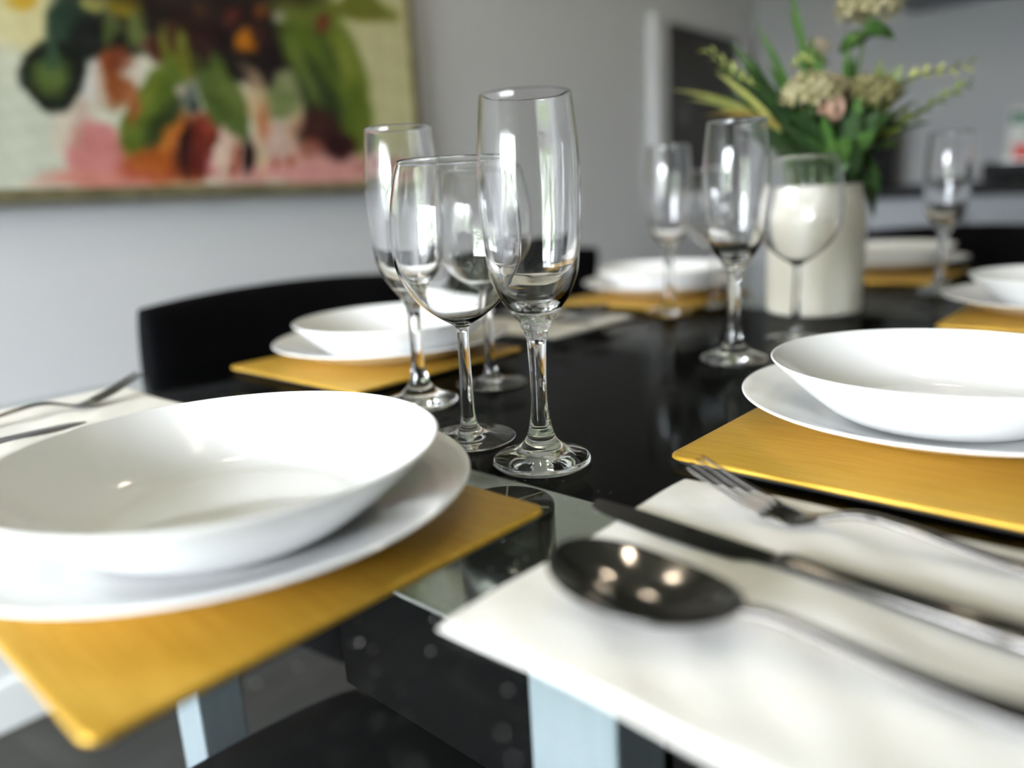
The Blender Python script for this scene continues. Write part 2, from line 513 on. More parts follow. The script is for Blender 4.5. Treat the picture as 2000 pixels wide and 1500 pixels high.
paint(0.742, 0.562, 0.0658, 0.0392, -152, (26,14,12), 0.50, 1.00)
paint(0.913, 0.484, 0.0728, 0.0392, -171, (22,14,12), 0.50, 1.00)
paint(0.824, 0.563, 0.0576, 0.0404, 63, (52,18,14), 0.80, 0.80)
paint(0.732, 0.501, 0.0289, 0.0207, -160, (80,36,22), 0.60, 1.00)
paint(0.778, 0.506, 0.0560, 0.0384, 95, (112,116,36), 0.35, 1.00)
paint(0.713, 0.397, 0.1086, 0.0402, 57, (86,106,28), 0.20, 1.00)
paint(0.729, 0.369, 0.0657, 0.0183, 53, (40,52,20), 0.70, 0.80)
paint(0.697, 0.410, 0.0759, 0.0128, 59, (120,130,44), 0.80, 0.70)
paint(0.791, 0.420, 0.0310, 0.0256, -138, (96,106,98), 0.70, 0.90)
paint(0.774, 0.432, 0.0139, 0.0093, -158, (196,180,160), 0.70, 0.90)
paint(0.801, 0.401, 0.0157, 0.0097, -168, (30,50,46), 0.70, 0.90)
paint(0.865, 0.420, 0.0929, 0.0415, 109, (78,98,38), 0.22, 1.00)
paint(0.882, 0.431, 0.0594, 0.0153, 106, (104,118,52), 0.80, 0.80)
paint(0.996, 0.422, 0.0554, 0.0366, -168, (122,134,82), 0.50, 1.00)
paint(1.016, 0.471, 0.0316, 0.0196, -169, (150,158,110), 0.60, 0.90)
paint(0.937, 0.398, 0.0418, 0.0253, 113, (212,170,120), 0.70, 0.70)
paint(1.085, 0.542, 0.1178, 0.0657, 112, (76,94,28), 0.40, 1.00)
paint(1.153, 0.471, 0.1686, 0.0969, 109, (92,110,30), 0.20, 1.00)
paint(1.104, 0.422, 0.0935, 0.0497, 109, (40,56,24), 0.70, 0.90)
paint(1.206, 0.486, 0.1062, 0.0356, 110, (130,140,52), 0.80, 0.90)
paint(1.212, 0.411, 0.0723, 0.0382, 83, (84,104,26), 0.60, 0.90)
paint(1.088, 0.360, 0.0583, 0.0370, 172, (60,22,18), 0.60, 0.90)
paint(1.136, 0.326, 0.0537, 0.0333, 6, (48,12,14), 0.50, 1.00)
paint(1.240, 0.637, 0.1130, 0.0259, -172, (112,118,36), 0.50, 1.00)
paint(1.084, 0.627, 0.0801, 0.0354, -166, (104,116,40), 0.50, 1.00)
paint(1.130, 0.601, 0.0209, 0.0157, 63, (112,52,30), 0.70, 1.00)
paint(1.021, 0.593, 0.0176, 0.0124, -158, (190,190,160), 0.70, 0.90)
paint(0.930, 0.536, 0.0278, 0.0187, -156, (196,120,14), 0.70, 1.00)
paint(0.840, 0.594, 0.0187, 0.0130, -156, (160,84,24), 0.70, 1.00)
paint(0.981, 0.603, 0.0212, 0.0140, -148, (170,90,24), 0.70, 1.00)
paint(0.891, 0.567, 0.0179, 0.0129, -153, (70,24,18), 0.80, 1.00)
paint(0.695, 0.571, 0.0329, 0.0231, -162, (196,176,22), 0.50, 1.00)
paint(0.640, 0.567, 0.0246, 0.0151, -160, (206,206,110), 0.60, 1.00)
paint(0.505, 0.556, 0.0215, 0.0105, -166, (222,180,60), 0.60, 1.00)
paint(1.267, 0.273, 0.0962, 0.0183, 177, (190,130,125), 0.50, 0.80)
paint(0.910, 0.766, 0.3778, 0.1759, -163, (34,22,14), 0.40, 1.00)
paint(0.795, 0.707, 0.0817, 0.0555, -154, (170,60,40), 0.50, 1.00)
paint(1.020, 0.808, 0.1104, 0.0644, -156, (200,150,40), 0.50, 1.00)
paint(1.170, 0.768, 0.1291, 0.0682, -179, (96,112,36), 0.40, 1.00)
paint(0.673, 0.709, 0.0919, 0.0542, -147, (84,104,30), 0.40, 1.00)
paint(0.923, 0.852, 0.1064, 0.0569, -155, (190,110,100), 0.50, 1.00)
paint(0.647, 0.439, 0.0518, 0.0137, 88, (146,76,32), 0.50, 0.95)
paint(0.668, 0.394, 0.0379, 0.0125, 96, (158,88,44), 0.50, 0.90)
paint(0.666, 0.472, 0.0284, 0.0150, 69, (120,52,24), 0.60, 0.90)
paint(0.629, 0.424, 0.0339, 0.0093, 91, (196,170,150), 0.60, 0.80)
paint(0.697, 0.288, 0.0481, 0.0240, 2, (176,92,30), 0.60, 0.90)
paint(0.743, 0.281, 0.0266, 0.0098, 77, (120,58,20), 0.60, 0.90)
paint(0.737, 0.345, 0.0467, 0.0145, 59, (196,116,40), 0.60, 0.80)
paint(0.794, 0.288, 0.0288, 0.0191, 81, (96,28,20), 0.60, 0.90)
paint(0.943, 0.445, 0.0431, 0.0184, 119, (206,176,140), 0.70, 0.70)
paint(0.952, 0.377, 0.0443, 0.0154, 83, (190,120,80), 0.60, 0.80)
paint(0.826, 0.362, 0.0219, 0.0158, 55, (150,60,40), 0.60, 0.80)
paint(0.836, 0.316, 0.0431, 0.0080, 68, (230,205,188), 0.60, 0.90)
paint(0.708, 0.531, 0.0391, 0.0129, 66, (110,126,60), 0.60, 0.80)
paint(0.773, 0.538, 0.0365, 0.0128, 81, (60,22,16), 0.60, 0.80)
paint(0.844, 0.517, 0.0365, 0.0163, 80, (44,16,16), 0.60, 0.90)
paint(0.911, 0.584, 0.0230, 0.0150, -160, (92,30,20), 0.70, 0.80)
paint(0.965, 0.550, 0.0222, 0.0147, 57, (60,20,16), 0.70, 0.80)
paint(1.077, 0.476, 0.0716, 0.0165, 111, (120,134,64), 0.70, 0.70)
paint(1.139, 0.531, 0.0659, 0.0149, 120, (60,80,28), 0.70, 0.70)
paint(1.215, 0.369, 0.0595, 0.0135, 86, (120,130,50), 0.70, 0.70)
paint(1.035, 0.369, 0.0480, 0.0203, 64, (200,160,130), 0.60, 0.70)
paint(1.069, 0.319, 0.0229, 0.0187, 62, (150,84,66), 0.60, 0.80)
paint(0.539, 0.338, 0.0384, 0.0186, 65, (218,206,184), 0.70, 0.70)
paint(0.582, 0.359, 0.0484, 0.0084, 64, (196,160,140), 0.70, 0.60)
paint(0.544, 0.482, 0.0313, 0.0127, 81, (54,84,60), 0.70, 0.80)
col += 9 * fbm(GY, GZ, 90, 5, 5)[..., None]
lc = np.clip(col, 0, 255) / 255.0
lc = np.where(lc <= 0.04045, lc / 12.92, ((lc + 0.055) / 1.055) ** 2.4)
V = np.stack([np.full(GY.size, PX - RX0), GY.ravel() - oy, GZ.ravel() + T - oz], 1)
I = np.arange(NU * NV).reshape(NU, NV)
F = np.stack([I[:-1, :-1], I[1:, :-1], I[1:, 1:], I[:-1, 1:]], -1).reshape(-1, 4)
cv = mesh_obj('canvas', V.tolist(), F.tolist(), None, pa)
ca = cv.data.color_attributes.new('paint', 'FLOAT_COLOR', 'POINT')
ca.data.foreach_set('color', np.concatenate([lc.reshape(-1, 3), np.ones((NU * NV, 1))], 1).astype(np.float32).ravel())
M_canvas = mat('oil_paint', (0.7, 0.7, 0.6), 0.5, bump=(60, 0.2, (1, 1, 1)))
an = M_canvas.node_tree.nodes.new('ShaderNodeVertexColor'); an.layer_name = 'paint'
M_canvas.node_tree.links.new(an.outputs[0], M_canvas.node_tree.nodes['Principled BSDF'].inputs['Base Color'])
cv.data.materials.append(M_canvas)

# dark framed picture further along the left wall
dp = thing('framed_picture', 'dark grey picture in a white frame on the left wall behind the plant', 'picture', (RX0, 2.95, T + 0.47))
boxes('picture_frame', [(0.001, 0.035, -0.375, -0.29, -0.35, 0.34), (0.001, 0.035, 0.31, 0.35, -0.35, 0.34),
                        (0.001, 0.035, -0.29, 0.31, 0.315, 0.34), (0.001, 0.035, -0.29, 0.31, -0.35, -0.31)], M_wframe, dp)
M_dark = mat('dark_print', (0.075, 0.075, 0.07), 0.6, noise=(2.5, (0.045, 0.04, 0.035), 2, (1, 1, 1)))
box('print', 0.002, 0.020, -0.29, 0.31, -0.31, 0.315, M_dark, dp)
mo = lathe('pale_motif', [(0, 0.0202), (0.045, 0.0202)], mat('pale_motif_ink', (0.17, 0.17, 0.16), 0.6, noise=(20, (0.12, 0.12, 0.115), 3, (1, 1, 1))), dp, 24)
mo.rotation_euler = (0, PI / 2, 0); mo.location = (0.001, -0.16, 0.0)

# ------------------------------------------------------------------ kitchen units along the far wall
KY = 2.88
kx = [-1.22, -0.60, 0.02, 0.64, 1.26]
for i in range(4):
    u = thing('base_cabinet', ['white kitchen base cabinet at the left end of the dark worktop', 'white kitchen base cabinet behind the black far chair',
                               'white kitchen base cabinet third from the left end', 'white kitchen base cabinet at the right end of the worktop'][i], 'cabinet',
              ((kx[i] + kx[i + 1]) / 2, (KY + RY1) / 2, 0), 0, 'kitchen base cabinets')
    hw, hd_ = 0.308, (RY1 - KY) / 2
    box('body', -hw, hw, -hd_ + 0.02, hd_ - 0.002, 0.09, 0.865, M_cab, u)
    box('plinth', -hw, hw, -hd_ + 0.06, -hd_ + 0.08, 0.0, 0.09, M_cab, u)
    for s in (-1, 1):
        d = box('door', s * 0.154 - 0.151, s * 0.154 + 0.151, -hd_, -hd_ + 0.019, 0.095, 0.86, M_cab, u, bevel=0.002)
        box('handle', s * 0.03 - 0.006, s * 0.03 + 0.006, -hd_ - 0.022, -hd_ - 0.012, 0.60, 0.76, M_chromek, d, bevel=0.002)
ct = box('worktop', -1.24, 1.28, KY - 0.03, RY1 - 0.002, 0.867, 0.905, M_counter, bevel=0.003)
tag(ct, 'dark kitchen worktop running along the far wall', 'worktop')
up = thing('wall_cabinet', 'white kitchen wall cabinet high above the dark worktop', 'cabinet', (-0.10, RY1 - 0.17, T + 0.80))
box('body', -0.85, 0.95, -0.15, 0.168, 0.0, 0.70, M_cab, up)
for q in range(3):
    d = box('door', -0.848 + q * 0.6, -0.252 + q * 0.6, -0.17, -0.151, 0.002, 0.70, M_cab, up, bevel=0.002)

cm = thing('coffee_machine', 'tall black coffee machine on the dark worktop beside the plant', 'appliance', (-0.995, KY + 0.25, 0.905))
box('body', -0.065, 0.065, -0.02, 0.15, 0.0, 0.245, M_blackp, cm, bevel=0.012)
box('brew_head', -0.065, 0.065, -0.13, -0.02, 0.125, 0.245, M_blackp, cm, bevel=0.012)
box('drip_tray', -0.065, 0.065, -0.13, -0.02, 0.0, 0.03, M_blackp, cm, bevel=0.006)
so = lathe('spout', [(0, 0.100), (0.012, 0.100), (0.018, 0.126), (0, 0.126)], M_chromek, cm, 20)
so.location = (0, -0.075, 0)

ho = thing('toaster', 'low black toaster on the dark worktop beside the white carton', 'appliance', (-0.40, KY + 0.12, 0.905))
box('body', -0.17, 0.17, -0.09, 0.09, 0.004, 0.060, M_blackp, ho, bevel=0.010)
box('slot_plate', -0.13, 0.13, -0.035, 0.035, 0.058, 0.064, M_chromek, ho, bevel=0.002)
for sx in (-0.13, 0.13):
    box('foot', sx - 0.015, sx + 0.015, -0.06, 0.06, 0.0, 0.006, M_blackp, ho)

ctn = thing('carton', 'white carton with green and red print behind the far flute', 'carton', (-0.50, KY + 0.36, 0.905))
box('body', -0.055, 0.085, -0.04, 0.04, 0.0, 0.235, M_carton, ctn, bevel=0.003)
box('red_patch', -0.035, 0.08, -0.0408, -0.0402, 0.055, 0.12, M_red, ctn)
box('green_patch', -0.05, 0.06, -0.0408, -0.0402, 0.185, 0.225, M_green, ctn)
box('green_patch', 0.0, 0.05, -0.0408, -0.0402, 0.135, 0.165, M_green, ctn)

# ------------------------------------------------------------------ dining table
TX0, TX1, TY0, TY1 = -0.91, 0.035, 0.020, 1.78
tb = thing('dining_table', 'rectangular glass dining table with black centre panel and steel legs', 'table', ((TX0 + TX1) / 2, (TY0 + TY1) / 2, 0))
bx, by = tb.location[0], tb.location[1]
rounded_plate('glass_top', (TX1 - TX0) / 2, (TY1 - TY0) / 2, 0.02, [(0.0012, T - 0.010), (0, T - 0.0088), (0, T - 0.0012), (0.0012, T)], M_tabletop, tb)
bpn = rounded_plate('black_panel', (TX1 - TX0) / 2 - 0.002, 0.471, 0.003, [(0.0, T - 0.0540), (0, T - 0.0455)], M_black, tb)
bpn['label'] = 'black lacquered panel under the glass'
bpn.location = (0, 0.900 - by, 0)
for ya, yb in ((0.252, 0.4285), (1.3715, 1.545)):
    bmz = box('cross_beam', -0.30, 0.30, ya - by, yb - by, T - 0.0485, T - 0.046, M_beam, tb)
    bmz.location = (0.0, 0, 0)
for lx in (-0.205, -0.680):
    for ly in (0.274, 1.523):
        box('leg', lx - 0.027 - bx, lx + 0.027 - bx, ly - 0.022 - by, ly + 0.022 - by, 0.0, T - 0.054, M_legs, tb, bevel=0.002)
bq_ = box('black_apron', -0.47 - bx, -0.18 - bx, 0.297 - by, 0.309 - by, T - 0.19, T - 0.0535, M_black, tb, bevel=0.002)
for px, py in ((-0.313, 0.329), (-0.562, 0.329)):
    d = lathe('support_disc', [(0, -0.0455), (0.0285, -0.0455), (0.0310, -0.044), (0.0310, -0.0125), (0.0305, -0.0115), (0, -0.0115)], M_disc, tb, 56)
    d.location = (px - bx, py - by, T)
    bm = bmesh.new()
    for an_ in (20, 75, 130):
        a = math.radians(an_)
        for s in (1, -1):
            c_, s_ = math.cos(a) * s, math.sin(a) * s
            add_box(bm, 0.004, 0.029, -0.0005, 0.0005, -0.0114, -0.0110)
            bmesh.ops.rotate(bm, verts=list(bm.verts)[-8:], cent=(0, 0, 0), matrix=Matrix.Rotation(math.atan2(s_, c_), 3, 'Z'))
    bm_obj('glint_strip', bm, mat('painted_glint', (0.8, 0.75, 0.6), 0.3, metal=0.6, noise=(50, (0.7, 0.66, 0.5), 2, (1, 1, 1))), d)  # starburst reflection on the disc, modelled as thin bright strips

# tiny water specks on the glass
V, F = [], []
for i in range(90):
    if i < 40:
        x, y = rnd.uniform(-0.27, -0.14), rnd.uniform(0.10, 0.185)
    elif i < 65:
        x, y = rnd.uniform(-0.32, -0.24), rnd.uniform(0.325, 0.36)
    else:
        x, y = rnd.uniform(-0.27, -0.23), rnd.uniform(0.19, 0.29)
    r = rnd.choice((0.0002, 0.0003, 0.0003, 0.0005))
    k = len(V)
    V += [(x + r * math.cos(q * PI / 3), y + r * math.sin(q * PI / 3), T + 0.0001) for q in range(6)]
    V += [(x + 0.6 * r * math.cos(q * PI / 3), y + 0.6 * r * math.sin(q * PI / 3), T + 0.0001 + 0.6 * r) for q in range(6)] + [(x, y, T + 0.0001 + 0.8 * r)]
    for q in range(6):
        F += [(k + q, k + (q + 1) % 6, k + 6 + (q + 1) % 6, k + 6 + q), (k + 6 + q, k + 6 + (q + 1) % 6, k + 12)]
tag(mesh_obj('water_specks', V, F, mat('white_speck', (0.8, 0.8, 0.8), 0.3, noise=(50, (0.7, 0.7, 0.7), 2, (1, 1, 1)))), 'scattered pale specks on the glass table near the napkin', 'specks', kind='stuff')

# ------------------------------------------------------------------ chairs
def make_chair(label, loc, rz, group):
    """local frame: the sitter looks along +Y, the backrest stands at y = -0.235"""
    t = thing('dining_chair', label, 'chair', loc, rz, group)
    s = pillow('seat', 0.235, 0.225, 0.085, M_chair, t, n=5, cn=0.16); s.location = (0, 0.0, 0.385)

    def back_warp(x, y, z, u, v, side):
        return x * (0.88 + 0.12 * (v + 1) / 2), y, z - 0.020 * u * u + 0.06 * (1 - v) * 0.5
    b = pillow('backrest', 0.250, 0.225, 0.055, M_chair, t, n=5, cn=0.10, warp=back_warp)
    b.rotation_euler = (PI / 2, 0, 0); b.location = (0, -0.205, 0.596)
    for sx in (-1, 1):
        tube('leg', [(sx * 0.19, 0.18, 0.39), (sx * 0.205, 0.20, 0.0)], [0.014, 0.010], M_chrome, t, 12)
        tube('leg', [(sx * 0.19, -0.18, 0.39), (sx * 0.205, -0.22, 0.0)], [0.014, 0.010], M_chrome, t, 12)
    return t


CG = 'black chairs around the table'
ch = make_chair('black fabric dining chair behind the second place setting with four glasses', (-0.865, 0.665, 0), -PI / 2, CG)
dup(ch, (-0.865, 1.255, 0), -PI / 2, 'black fabric dining chair behind the small left plate, seen past the front flute', CG)
st = thing('stool', 'black padded stool standing in for a chair, seen through the glass under the near left plate', 'stool', (-0.385, 0.180, 0))  # backless stand-in for a chair, letting window light reach the near plate
ss = pillow('seat', 0.235, 0.235, 0.085, M_chair, st, n=5, cn=0.16); ss.location = (0, 0, 0.385)
for sx in (-1, 1):
    for sy in (-1, 1):
        tube('leg', [(sx * 0.19, sy * 0.18, 0.39), (sx * 0.205, sy * 0.20, 0.0)], [0.014, 0.010], M_blackp, st, 12)
dup(ch, (-0.40, 1.76, 0), PI, 'black fabric dining chair at the far end in front of the kitchen', CG)

# ------------------------------------------------------------------ gold mats, plates, bowls
def make_mat(label, x0, y0, s=0.245):
    t = thing('placemat', label, 'placemat', (x0 + s / 2, y0 + s / 2, T), 0, 'gold placemats')
    hs = s / 2
    rounded_plate('backing', hs - 0.004, hs - 0.004, 0.006, [(0, 0.0002), (0, 0.0030)], M_back, t)
    rounded_plate('gold_panel', hs, hs, 0.009, [(0.0010, 0.0030), (0, 0.0040), (0, 0.0052), (0.0006, 0.0062), (0.0016, 0.0066)], M_gold, t)
    return t


mt = make_mat('gold square placemat under the near left plate and bowl', -0.504, 0.062)


def place_mat(x0, y0, label):
    return dup(mt, (x0 + 0.1225, y0 + 0.1225, T), 0, label, 'gold placemats')


place_mat(-0.2505, 0.421, 'gold square placemat under the right plate, beside the fork')
place_mat(-0.833, 0.420, 'gold square placemat behind the group of four glasses')
place_mat(-0.812, 0.995, 'gold square placemat under the small left plate beyond the front flute')
place_mat(-0.571, 1.405, 'gold square placemat at the far end of the table behind the vase')
place_mat(-0.230, 0.993, 'gold square placemat on the far right beyond the large right bowl')

MZ = T + 0.0068
plate_prof = spline([(0.0, 0.0035), (0.040, 0.0035), (0.078, 0.0038), (0.090, 0.0055), (0.110, 0.0120), (0.128, 0.0186), (0.1386, 0.0226), (0.1404, 0.0238),
                     (0.1400, 0.0246), (0.1380, 0.0246), (0.128, 0.0212), (0.110, 0.0148), (0.092, 0.0088), (0.080, 0.0068), (0.060, 0.0063), (0.030, 0.0062), (0.0, 0.0062)], 4)
plate_prof = [(max(r, 0.0), z) for r, z in plate_prof]
bowl_prof = spline([(0.0, 0.0022), (0.040, 0.0022), (0.0600, 0.0016), (0.0660, 0.0020), (0.0760, 0.0075), (0.0900, 0.0185), (0.1030, 0.0300), (0.1120, 0.0388), (0.1152, 0.0424),
                    (0.1153, 0.0434), (0.1140, 0.0436), (0.1115, 0.0414), (0.1020, 0.0322), (0.0900, 0.0218), (0.0790, 0.0130), (0.0700, 0.0085), (0.0640, 0.0068), (0.0560, 0.0060), (0.030, 0.0058), (0.0, 0.0058)], 4)
bowl_prof = [(max(r, 0.0), z) for r, z in bowl_prof]


def make_plate(label, x, y):
    o = lathe('dinner_plate', plate_prof, M_porc, seg=128)
    o.location = (x, y, MZ - 0.0034)
    o.rotation_euler = (0, 0, 0)
    return tag(o, label, 'plate', 'white dinner plates')


def make_bowl(label, x, y):
    o = lathe('deep_plate', bowl_prof, M_porc, seg=128)
    o.location = (x, y, MZ + 0.0032)
    return tag(o, label, 'bowl', 'white deep plates')


p0 = make_plate('white dinner plate under the near left bowl on the gold mat', -0.402, 0.1885)
b0 = make_bowl('white deep bowl plate, largest in view, at the near left', -0.388, 0.1845)
p0.scale = (1.012,) * 3
b0.scale = (1.03,) * 3
for (px_, py_, bx_, by_, lp, lb) in (
        (-0.125, 0.594, -0.127, 0.587, 'white dinner plate on the right gold mat behind the fork', 'white deep bowl plate on the right mat behind the fork'),
        (-0.718, 0.575, -0.694, 0.560, 'white dinner plate behind the four glasses in front of the black chair', 'white deep bowl plate behind the four clustered glasses'),
        (-0.708, 1.180, -0.695, 1.160, 'white dinner plate just right of the front flute, far left seat', 'white deep bowl plate beyond the front flute on the left side'),
        (-0.468, 1.640, -0.465, 1.630, 'white dinner plate at the far head of the table behind the vase', 'white deep bowl plate at the far head behind the vase'),
        (-0.118, 1.160, -0.112, 1.150, 'white dinner plate on the far right beside the far flute', 'white deep bowl plate on the far right behind the larger right bowl')):
    dup(p0, (px_, py_, MZ - 0.0034), 0, lp)
    dup(b0, (bx_, by_, MZ + 0.0032), 0, lb)

# ------------------------------------------------------------------ napkins
def make_napkin(label, cx, cy, hx, hy, seed):
    r = random.Random(seed)
    ph = [r.uniform(0, 6.28) for _ in range(6)]

    def warp(x, y, z, u, v, side):
        if side > 0:
            e = (1 - abs(u) ** 6) * (1 - abs(v) ** 6)
            z += e * (0.0007 * math.sin(x * 55 + ph[0] + y * 20) + 0.0006 * math.sin(y * 70 + ph[1] - x * 25) + 0.0004 * math.sin((x + y) * 130 + ph[2]))
        x += 0.0016 * math.sin(y * 38 + ph[3]) * abs(u); y += 0.0016 * math.sin(x * 42 + ph[4]) * abs(v)
        return x, y, z + 0.0003
    t = thing('paper_napkin', label, 'napkin', (cx, cy, T), 0, 'folded white paper napkins')
    lo = pillow('lower_fold', hx, hy, 0.0028, M_nap, t, n=5, cn=0.012, N=40, warp=warp)
    ph2 = list(ph)
    uo = pillow('upper_fold', hx - 0.001, hy - 0.0015, 0.0026, M_nap, t, n=5, cn=0.014, N=40, warp=warp)
    uo.location = (0.0006, 0.0010, 0.0029)
    return t


make_napkin('folded white paper napkin under the fork, knife and spoon at the lower right', -0.118, 0.2915, 0.104, 0.1035, 1)
make_napkin('folded white paper napkin left of the near plate, under a fork', -0.752, 0.203, 0.103, 0.1035, 2)
make_napkin('folded white paper napkin behind the front flute on the left side', -0.714, 0.836, 0.108, 0.092, 3)
make_napkin('folded white paper napkin behind the right bowl, mostly hidden', -0.120, 0.880, 0.104, 0.095, 4)
NZ = T + 0.0060

# ------------------------------------------------------------------ cutlery (local +X runs from the tip to the end of the handle)
def sweep(name, rows, material, parent, cup=0.0, cross=12):
    """rows = (x, z, half width, thickness, cup depth); a flat closed ribbon with rounded sides"""
    V, F = [], []
    for x, z, hw, t, cupd in rows:
        top, bot = [], []
        for k in range(cross + 1):
            u = -1 + 2 * k / cross
            e = math.sqrt(max(0.0, 1 - u ** 4))
            zz = z + cupd * (u * u - 1)
            top.append((x, hw * u, zz + t / 2 * e)); bot.append((x, hw * u, zz - t / 2 * e))
        V += top + bot[1:-1][::-1]
    n = 2 * cross
    for i in range(len(rows) - 1):
        for k in range(n):
            F.append((i * n + k, i * n + (k + 1) % n, (i + 1) * n + (k + 1) % n, (i + 1) * n + k))
    F.append(tuple(range(n))[::-1]); F.append(tuple((len(rows) - 1) * n + k for k in range(n)))
    o = mesh_obj(name, V, F, material, parent)
    bm = bmesh.new(); bm.from_mesh(o.data); bmesh.ops.remove_doubles(bm, verts=bm.verts, dist=2e-6); bmesh.ops.recalc_face_normals(bm, faces=bm.faces); bm.to_mesh(o.data); bm.free()
    o.data.polygons.foreach_set('use_smooth', [True] * len(o.data.polygons))
    return o


def rows_spline(ctrl, per=6):
    return [tuple(r) for r in spline(ctrl, per)]


def make_spoon(label, loc, rz, group):
    t = thing('spoon', label, 'spoon', loc, rz, group)
    L = 0.083
    rows = []
    for i in range(25):
        s = i / 24
        x = L * (0.5 - 0.5 * math.cos(PI * s))
        q = x / L
        hw = 0.0275 * (max(0.0, 1 - abs(2 * q - 1) ** 2.35) ** 0.5) * (1.10 - 0.22 * q) + 0.0004
        if q > 0.9:
            hw = max(hw, 0.0042)
        rim = 0.0175 - 0.0065 * q + 0.004 * (2 * q - 1) ** 2
        dep = 0.0108 * max(0.0, 1 - abs(2 * q - 0.95) ** 2.2)
        rows.append((x, rim, hw, 0.0016, dep))
    sweep('spoon_bowl', rows, M_steel, t, cross=20)
    sweep('handle', rows_spline([(0.0815, 0.0142, 0.0042, 0.0026, 0), (0.088, 0.0150, 0.0034, 0.0032, 0), (0.098, 0.0150, 0.0032, 0.0032, 0), (0.118, 0.0115, 0.0038, 0.0028, 0),
                                 (0.150, 0.0060, 0.0056, 0.0024, 0), (0.180, 0.0040, 0.0082, 0.0022, 0), (0.196, 0.0052, 0.0085, 0.002, 0), (0.203, 0.0060, 0.0050, 0.0016, 0)], 5), M_steel, t)
    return t


def make_fork(label, loc, rz, group):
    t = thing('fork', label, 'fork', loc, rz, group)
    sweep('handle', rows_spline([(0.0455, 0.0046, 0.0122, 0.0016, 0), (0.056, 0.0026, 0.0118, 0.0018, 0.0006), (0.064, 0.0036, 0.0085, 0.002, 0), (0.072, 0.0064, 0.0040, 0.0026, 0), (0.084, 0.0105, 0.0030, 0.003, 0),
                                 (0.098, 0.0118, 0.0031, 0.003, 0), (0.120, 0.0092, 0.0038, 0.0026, 0), (0.150, 0.0048, 0.0056, 0.0022, 0), (0.178, 0.0034, 0.0080, 0.002, 0), (0.192, 0.0044, 0.0082, 0.0018, 0), (0.199, 0.005, 0.0050, 0.0016, 0)], 5), M_steel, t)
    for k in range(4):
        y = -0.0099 + 0.0066 * k
        o = sweep('tine', rows_spline([(0.0, 0.0225, 0.0008, 0.0010, 0), (0.012, 0.0172, 0.0014, 0.0014, 0), (0.030, 0.0096, 0.0020, 0.0016, 0), (0.0458, 0.0046, 0.0025, 0.0016, 0)], 5), M_steel, t, cross=6)
        o.location = (0, y, 0)
    return t


def make_knife(label, loc, rz, group):
    t = thing('table_knife', label, 'knife', loc, rz, group)
    V, F = [], []
    outline = spline([(0.0, 0.004), (0.004, -0.0045), (0.020, -0.0095), (0.055, -0.0118), (0.092, -0.0105), (0.102, -0.0062), (0.112, -0.0052)], 5)
    topl = [(x, 0.0040 + 0.0022 * min(1, x / 0.03)) for x, _ in outline]
    n = len(outline)
    for sgn in (1, -1):
        for (x, y), (_, y2) in zip(outline, topl):
            V += [(x, y, 0.0014 + sgn * 0.0002), (x, (y + y2) / 2, 0.0014 + sgn * 0.0007), (x, y2, 0.0014 + sgn * 0.0010)]
    for s in (0, 1):
        for i in range(n - 1):
            for j in (0, 1):
                a = s * 3 * n + i * 3 + j
                q = (a, a + 3, a + 4, a + 1)
                F.append(q if s else q[::-1])
    for i in range(n - 1):
        a, b = i * 3, 3 * n + i * 3
        F.append((a, a + 3, b + 3, b)); F.append((a + 2, b + 2, b + 5, a + 5))
    F.append((0, 1, 2, 3 * n + 2, 3 * n + 1, 3 * n)); e = 3 * (n - 1); F.append((e, e + 1, e + 2, 3 * n + e + 2, 3 * n + e + 1, 3 * n + e))
    bl = mesh_obj('blade', V, F, M_steel, t, smooth=False)
    sweep('handle', rows_spline([(0.111, 0.0022, 0.0056, 0.003, 0), (0.116, 0.0032, 0.0062, 0.0054, 0), (0.130, 0.0034, 0.0062, 0.0060, 0), (0.165, 0.0036, 0.0072, 0.0066, 0), (0.205, 0.0038, 0.0086, 0.007, 0), (0.218, 0.0038, 0.0078, 0.006, 0), (0.222, 0.0038, 0.0045, 0.0036, 0)], 5), M_steel, t)
    return t


rad = math.radians
sp = make_spoon('steel spoon lying nearest the camera on the lower right napkin', (-0.1970, 0.2375, NZ), rad(6.0), 'steel spoons')
fk = make_fork('steel fork on the lower right napkin, tines over the gold mat', (-0.1995, 0.3640, NZ), rad(0.5), 'steel forks')
kn = make_knife('steel table knife between spoon and fork on the lower right napkin', (-0.2420, 0.3255, NZ), rad(-5.5), 'steel table knives')
dup(fk, (-0.781, 0.300, NZ), rad(-90), 'steel fork on the napkin left of the near plate', 'steel forks')
dup(kn, (-0.716, 0.222, NZ), rad(-88), 'steel table knife left of the near plate, beside the far fork', 'steel table knives')
dup(fk, (-0.625, 0.800, NZ), rad(180), 'steel fork on the napkin behind the front flute, nearest its mat', 'steel forks')
dup(kn, (-0.615, 0.838, NZ), rad(180), 'steel table knife on the napkin behind the front flute', 'steel table knives')
dup(sp, (-0.622, 0.885, NZ), rad(180), 'steel spoon on the napkin behind the front flute', 'steel spoons')

# ------------------------------------------------------------------ glasses
def glass_parts(root, outer, inner, zs, zf, seg=96):
    """outer profile from the table up to the rim, inner profile from the rim down to the bowl's bottom.
    split at heights zs (bowl / stem) and zf (stem / foot); parts share their border rings."""
    foot = [p for p in outer if p[1] <= zf + 1e-9]
    stem = [p for p in outer if zf - 1e-9 <= p[1] <= zs + 1e-9]
    bowl = [p for p in outer if p[1] >= zs - 1e-9] + inner
    lathe('foot', foot, M_glass, root, seg)
    lathe('stem', stem, M_glass, root, seg)
    lathe('bowl', bowl, M_glass, root, seg)


